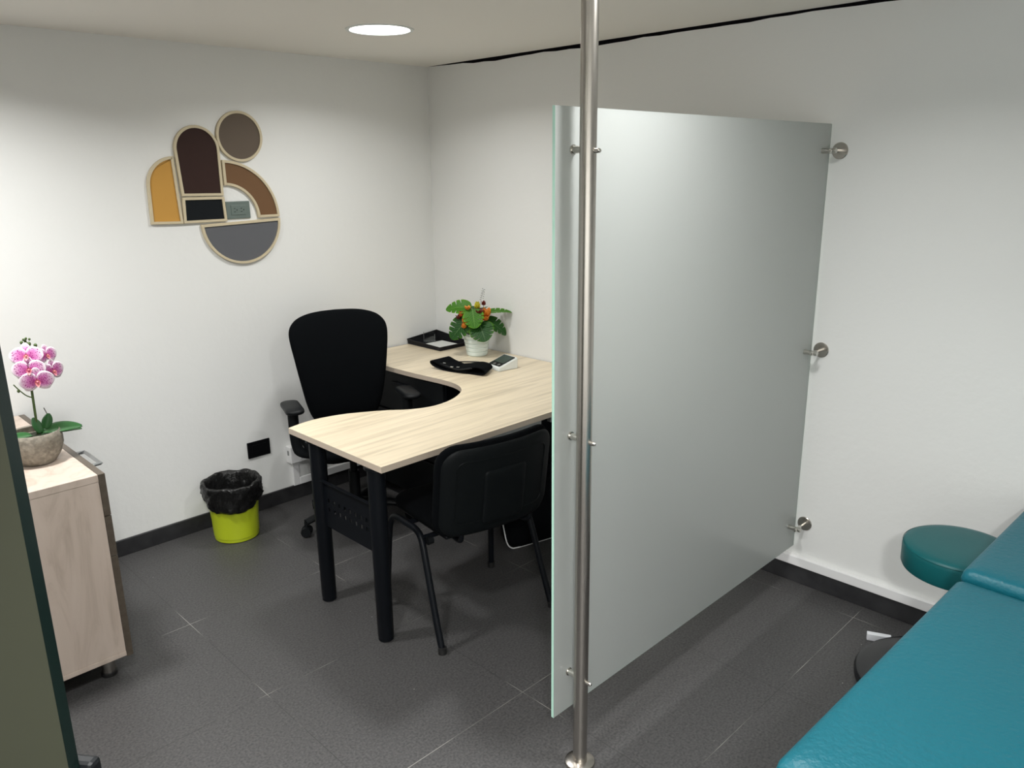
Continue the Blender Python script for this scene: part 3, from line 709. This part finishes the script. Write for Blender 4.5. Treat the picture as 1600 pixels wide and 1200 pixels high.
# bottom mesh: bars
for i in range(23): x = -W2+i*W2*2/22; box(bm, x-.0006, x+.0006, -H2, H2, .004, .0052)
for i in range(31): y = -H2+i*H2*2/30; box(bm, -W2, W2, y-.0006, y+.0006, .0052, .0064)
box(bm, -W2, W2, -H2, H2, .0028, .0038)
newobj('mesh_floor', bm, MESHM, t)
def side(pts_b, pts_t, nm):
    bm = bmesh.new(); a0, a1 = Vector(pts_b[0]), Vector(pts_b[1]); b0, b1 = Vector(pts_t[0]), Vector(pts_t[1])
    q4 = [bm.verts.new(p_) for p_ in (a0, a1, b1, b0)]; bm.faces.new(q4)
    for i in range(21):
        u_ = i/20; tube(bm, [a0.lerp(a1, u_), b0.lerp(b1, u_)], .0007, 4, 0)
    for k in range(6):
        u_ = k/5; tube(bm, [a0.lerp(b0, u_), a1.lerp(b1, u_)], .0007, 4, 0)
    tube(bm, [b0, b1], .0032, 8, 0); tube(bm, [a0, a1], .0026, 8, 0)
    newobj(nm, bm, MESHM, t)
z0 = .004
side([(-W2, -H2, z0), (W2, -H2, z0)], [(-W2-.004, -H2-.004, .022), (W2, -H2-.004, .022)], 'mesh_side')
side([(-W2, -H2, z0), (-W2, H2, z0)], [(-W2-.006, -H2-.004, .022), (-W2-.006, H2, .030)], 'mesh_side')
side([(-W2, H2, z0), (W2, H2, z0)], [(-W2-.006, H2, .030), (W2, H2, .052)], 'mesh_side')
side([(W2, -H2, z0), (W2, H2, z0)], [(W2, -H2, .022), (W2, H2, .052)], 'mesh_side')
o = newobj('paper_stack', B(-.20, -.06, -.27, -.12, .7565, .7585), PAPER); xform_m = None
tag(o, 'small sheet of white paper lying in the black letter tray', 'paper')
t = thing('card_holder', 'small clear acrylic holder standing in the letter tray', 'card holder', (-.135, -.09, .759), math.radians(-35))
newobj('back_plate', B(-.035, .035, -.001, .001, 0, .055), CLEAR, t)
for s in (-1, 1):
    bm = bmesh.new(); tube(bm, [(s*.033, 0, .002), (s*.033, 0, .060 if s < 0 else .045)], .0016, 6, 0); newobj('edge_post', bm, GREYMET, t, True)
newobj('front_lip', B(-.035, .035, -.022, -.020, 0, .012), CLEAR, t)
newobj('base_plate', B(-.035, .035, -.022, .001, -.0003, .0008), CLEAR, t)

# ------------------------------------------------------------------ blood pressure monitor and cuff
t = thing('blood_pressure_monitor', 'white wedge-shaped blood pressure monitor with dark display on desk', 'medical monitor', (-.268, -.858, .7495), math.radians(-8))
mo = [(-.062, 0), (.060, 0), (.062, .055), (.056, .058), (-.060, .022), (-.065, .014), (-.064, .004)]
bm = bmesh.new(); prism(bm, mo, lambda a, b: (a, -.058, b), lambda a, b: (a, .058, b))
bmesh.ops.recalc_face_normals(bm, faces=bm.faces[:]); bmesh.ops.bevel(bm, geom=bm.edges[:], offset=.004, segments=2, affect='EDGES')
newobj('housing', bm, WHITEP, t, True)
sl = (.058-.022)/(.056+.060)
def onslope(a, o_): return .0225+(a+.060)*sl+o_
bm = bmesh.new(); prism(bm, rrect(.104, .098, .006, cx=0), lambda a, b: (a-.001, b, onslope(a, -.001)), lambda a, b: (a-.001, b, onslope(a, .0008))); newobj('display_bezel', bm, BLACKP, t)
bm = bmesh.new(); prism(bm, rrect(.068, .082, .003, cx=.012), lambda a, b: (a-.001, b, onslope(a, .0005)), lambda a, b: (a-.001, b, onslope(a, .0014))); newobj('screen', bm, SCREEN, t)
for yb in (-.025, .012):
    bm = bmesh.new(); lathe(bm, [(.009, 0), (.009, .0012), (.007, .0016)], 20); xform(bm, Matrix.Translation((-.040, yb, onslope(-.04, .0006))) @ Matrix.Rotation(-math.atan(sl), 4, 'Y')); newobj('button', bm, GREYMET, t)
t = thing('blood_pressure_cuff', 'folded black blood pressure cuff with hose lying on the desk', 'arm cuff', (-.445, -.735, .7495), math.radians(12))
def strip(pts, wv, th, nm, par, n=7, m=BLACKF):
    P = spline(pts, 8); bm = bmesh.new(); wv = Vector(wv); rows = []
    for i, p in enumerate(P):
        rows.append([bm.verts.new(p+wv*(j/n-.5)) for j in range(n+1)])
    for i in range(len(P)-1):
        for j in range(n): bm.faces.new((rows[i][j], rows[i][j+1], rows[i+1][j+1], rows[i+1][j]))
    o = newobj(nm, bm, m, par, 'all'); md = o.modifiers.new('s', 'SOLIDIFY'); md.thickness = th; md.offset = 0; return o
strip([(0, .02, .014), (.0, .09, .030), (0, .135, .045), (0, .150, .036), (0, .125, .018), (0, .05, .006), (0, -.03, .006), (0, -.08, .012)], (.12, -.02, 0), .006, 'cuff_loop', t)
strip([(0.01, .05, .010), (.01, -.03, .024), (.01, -.10, .040), (.01, -.150, .036), (.01, -.165, .020), (.01, -.14, .007), (.01, -.06, .0045), (.01, 0, .0045)], (.115, .035, 0), .006, 'cuff_strap', t)
bm = bmesh.new(); tube(bm, [(-.05, .10, .034), (-.055, .03, .022), (-.06, -.03, .020), (-.045, -.10, .034)], .005, 8); newobj('cuff_edge', bm, BLACKP, t, True)
for p in ((-.035, .085, .033), (-.030, .0, .021), (-.056, .02, .026)):
    bm = bmesh.new(); box(bm, p[0]-.004, p[0]+.004, p[1]-.008, p[1]+.008, p[2], p[2]+.004, bev=.001); newobj('clasp', bm, PINK_EMB, t)
bm = bmesh.new(); q = Matrix.Rotation(-math.radians(12), 4, 'Z'); loc = Vector((-.445, -.735, .7495))
tube(bm, [q @ (Vector(p)-loc) for p in ((-.43, -.64, .772), (-.375, -.618, .762), (-.32, -.628, .7555), (-.278, -.680, .7545), (-.262, -.735, .7545), (-.268, -.775, .756), (-.285, -.802, .760))], .0035, 8); newobj('hose', bm, RUB, t, True)

# ------------------------------------------------------------------ stool
SX, SY = -.362, -3.120
t = thing('round_stool', 'round dark teal padded stool against the right wall by the couch', 'stool', (SX, SY, 0))
bm = bmesh.new(); lathe(bm, [(.02, .460), (.160, .460), (.169, .463), (.173, .472), (.174, .527), (.172, .538), (.1695, .5425), (.1685, .5435), (.164, .547), (.14, .551), (.06, .553), (.01, .553)], 72); newobj('seat', bm, TEALD, t, True)
bm = bmesh.new(); lathe(bm, [(.1725, .5385), (.1735, .5405), (.1720, .5425)], 72, cap0=False, cap1=False); newobj('piping', bm, TEALD, t, True)
bm = bmesh.new(); cyl(bm, (0, 0, .05), (0, 0, .25), .027); cyl(bm, (0, 0, .25), (0, 0, .4595), .017); newobj('column', bm, STEEL2, t, True)
bm = bmesh.new(); lathe(bm, [(.262, 0), (.275, .006), (.277, .020), (.270, .033), (.252, .039), (.15, .040), (.05, .050), (.03, .06)], 72); newobj('base', bm, mat('glossy_black', (.010, .011, .013), .22), t, True)
o = newobj('white_bar', B(0, .022, -.085, 0, 0, .028, bev=.002), WHITEF, loc=(-.240, -2.822, 0)); o.rotation_euler = (0, 0, .42)
tag(o, 'short white painted bar on the floor behind the black stool base', 'bar')

# ------------------------------------------------------------------ examination couch
t = thing('examination_couch', 'teal vinyl examination couch in the right foreground', 'examination couch', (-.93, -3.56, 0), -.03)
CX, CY = -.93, -3.56
def cushion(x0, x1, zt_, th, nm):
    w_, h_ = x1-x0, .68
    o_ = dens(rrect(w_, h_, .018, 5), .035); bm = bmesh.new()
    pad(bm, o_, th, lambda a, b, f: (a+(x0+x1)/2-CX, b, zt_-th/2+f-.004*math.cos(a*3)*0), p=26, q=.42)
    return newobj(nm, bm, TEAL, t, True)
cushion(-1.822, -.800, .655, .065, 'seat_cushion')
cushion(-.792, -.045, .672, .065, 'head_cushion')
newobj('frame', B(-.84, .84, -.23, .23, .52, .588, bev=.004), WHITEF, t)
newobj('head_support', B(.15, .84, -.22, .22, .5885, .606, bev=.002), WHITEF, t)
for sx in (-.78, .66):
    for sy in (-.20, .20):
        newobj('leg', B(sx-.02, sx+.02, sy-.02, sy+.02, 0, .5195, bev=.002), WHITEF, t)
for sy in (-.20, .20): newobj('rail', B(-.76, .64, sy-.012, sy+.012, .15, .19, bev=.002), WHITEF, t)
